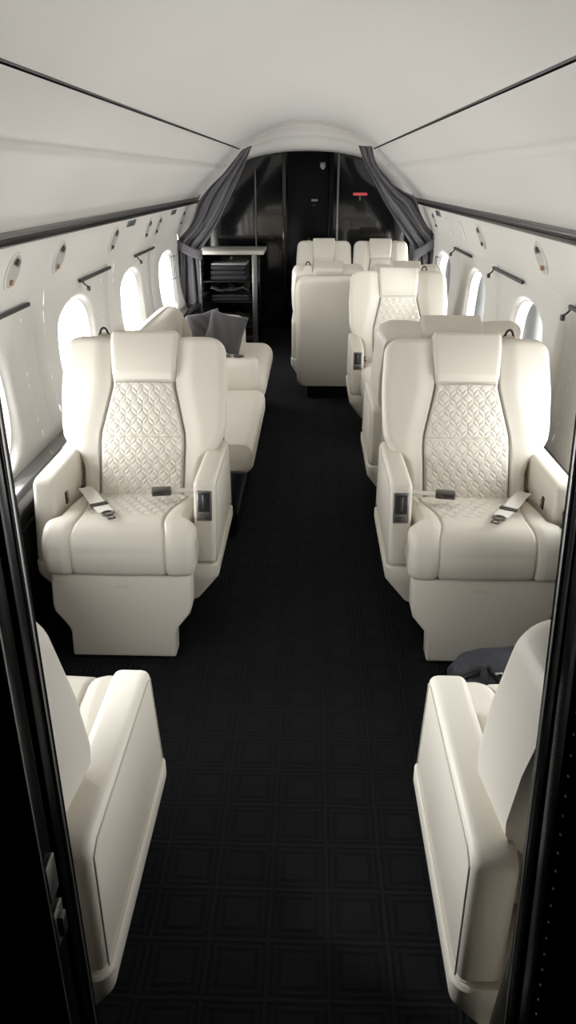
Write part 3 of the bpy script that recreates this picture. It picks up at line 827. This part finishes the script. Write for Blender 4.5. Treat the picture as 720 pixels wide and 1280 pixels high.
# dark lining of the entry vestibule the camera stands in
for c_, d_ in (((0, (Y0 + .57) / 2, 1.66), (1.9, .57 - Y0, .02)), ((-.955, (Y0 + .57) / 2, .83), (.02, .57 - Y0, 1.66)), ((.955, (Y0 + .57) / 2, .83), (.02, .57 - Y0, 1.66))):
    tn += 1; struct(MB().box(c_, d_), 'trim_%d' % tn, BLACKS, smooth=False)

# ------------------------------------------------------------------ light: daylight through the cabin windows
w = bpy.data.worlds.new('daylight'); SC.world = w; w.use_nodes = True
def make_world():
    nt = w.node_tree; N = nt.nodes; L = nt.links
    bg = N['Background']; tc = N.new('ShaderNodeTexCoord'); sp = N.new('ShaderNodeSeparateXYZ'); L.new(tc.outputs['Generated'], sp.inputs[0])
    def M(op, a, b=None, c=None):
        n = N.new('ShaderNodeMath'); n.operation = op
        for i, v in enumerate((a, b, c)):
            if v is None: continue
            if isinstance(v, (int, float)): n.inputs[i].default_value = v
            else: L.new(v, n.inputs[i])
        return n.outputs[0]
    def MR(v, a, b, c, d):
        n = N.new('ShaderNodeMapRange'); n.interpolation_type = 'SMOOTHSTEP'; L.new(v, n.inputs[0])
        for i, q in enumerate((a, b, c, d)): n.inputs[i + 1].default_value = q
        return n.outputs[0]
    # bright overcast sky to the left, a duller one over buildings to the right
    side = MR(sp.outputs['X'], -.15, .5, WL, WR)
    # tall pale hangars aft of the aircraft, seen obliquely through the windows
    az = M('DIVIDE', sp.outputs['X'], M('MAXIMUM', sp.outputs['Y'], .001))
    wv = N.new('ShaderNodeTexWave'); wv.wave_type = 'BANDS'; wv.bands_direction = 'X'; wv.inputs['Scale'].default_value = 9; wv.inputs['Distortion'].default_value = 3; wv.inputs['Detail'].default_value = 2
    cb = N.new('ShaderNodeCombineXYZ'); L.new(az, cb.inputs[0]); L.new(cb.outputs[0], wv.inputs[0])
    st = MR(wv.outputs['Fac'], 0., 1., .12, .55)
    aft = M('MULTIPLY', MR(sp.outputs['Y'], .86, .94, 0, 1), MR(sp.outputs['X'], -.40, .12, .25, 1.))
    val = M('ADD', M('MULTIPLY', side, M('SUBTRACT', 1, aft)), M('MULTIPLY', M('MULTIPLY', st, 7.), aft))
    L.new(val, bg.inputs[1]); bg.inputs[0].default_value = (1., .995, .985, 1)
WL, WR = 48, 36
make_world()
for sg in (-1, 1):
    for y in WY:
        L = bpy.data.lights.new('window_portal', 'AREA'); L.shape = 'RECTANGLE'; L.size = .54; L.size_y = .45
        o = bpy.data.objects.new('window_portal', L); COL.objects.link(o)
        o.location = (sg * 1.115, y, WZ); o.rotation_euler = (math.radians(90), 0, math.radians(90) if sg > 0 else math.radians(-90))
        L.cycles.is_portal = True

# reading lamps over the two nearest seats; three spots added to brighten aft seats
for loc, tgt, e in (((-.93, 1.62, 1.17), (.30, 1.10, .40), 170), ((.93, 1.62, 1.17), (-.30, 1.12, .48), 36), ((.94, 4.38, 1.15), (.15, 5.08, .55), 42), ((-.94, 4.12, 1.15), (.12, 5.1, .60), 42), ((-.94, 5.34, 1.15), (.30, 6.95, .82), 40)):
    L = bpy.data.lights.new('reading_and_fill_spot', 'SPOT'); L.energy = e; L.spot_size = math.radians(48); L.spot_blend = 1.; L.shadow_soft_size = .05; L.color = (.97, 1., 1.)
    o = bpy.data.objects.new('reading_and_fill_spot', L); COL.objects.link(o); o.location = loc
    o.rotation_euler = (Vector(tgt) - Vector(loc)).to_track_quat('-Z', 'Y').to_euler()

cam = bpy.data.cameras.new('camera'); co = bpy.data.objects.new('camera', cam); COL.objects.link(co)
co.location = (CX, 0, H); co.rotation_euler = (PI / 2 - PITCH, 0, YAW)
cam.sensor_fit = 'VERTICAL'; cam.sensor_height = 36; cam.lens = FPX / 1280 * 36; cam.clip_start = .02
SC.camera = co
SC.view_settings.view_transform = 'Standard'; SC.view_settings.look = 'None'; SC.view_settings.gamma = 1; SC.view_settings.use_curve_mapping = False
SC.view_settings.exposure = -1.53
SC.cycles.max_bounces = 12; SC.cycles.diffuse_bounces = 8; SC.cycles.transparent_max_bounces = 12
SC.cycles.sample_clamp_indirect = 6.
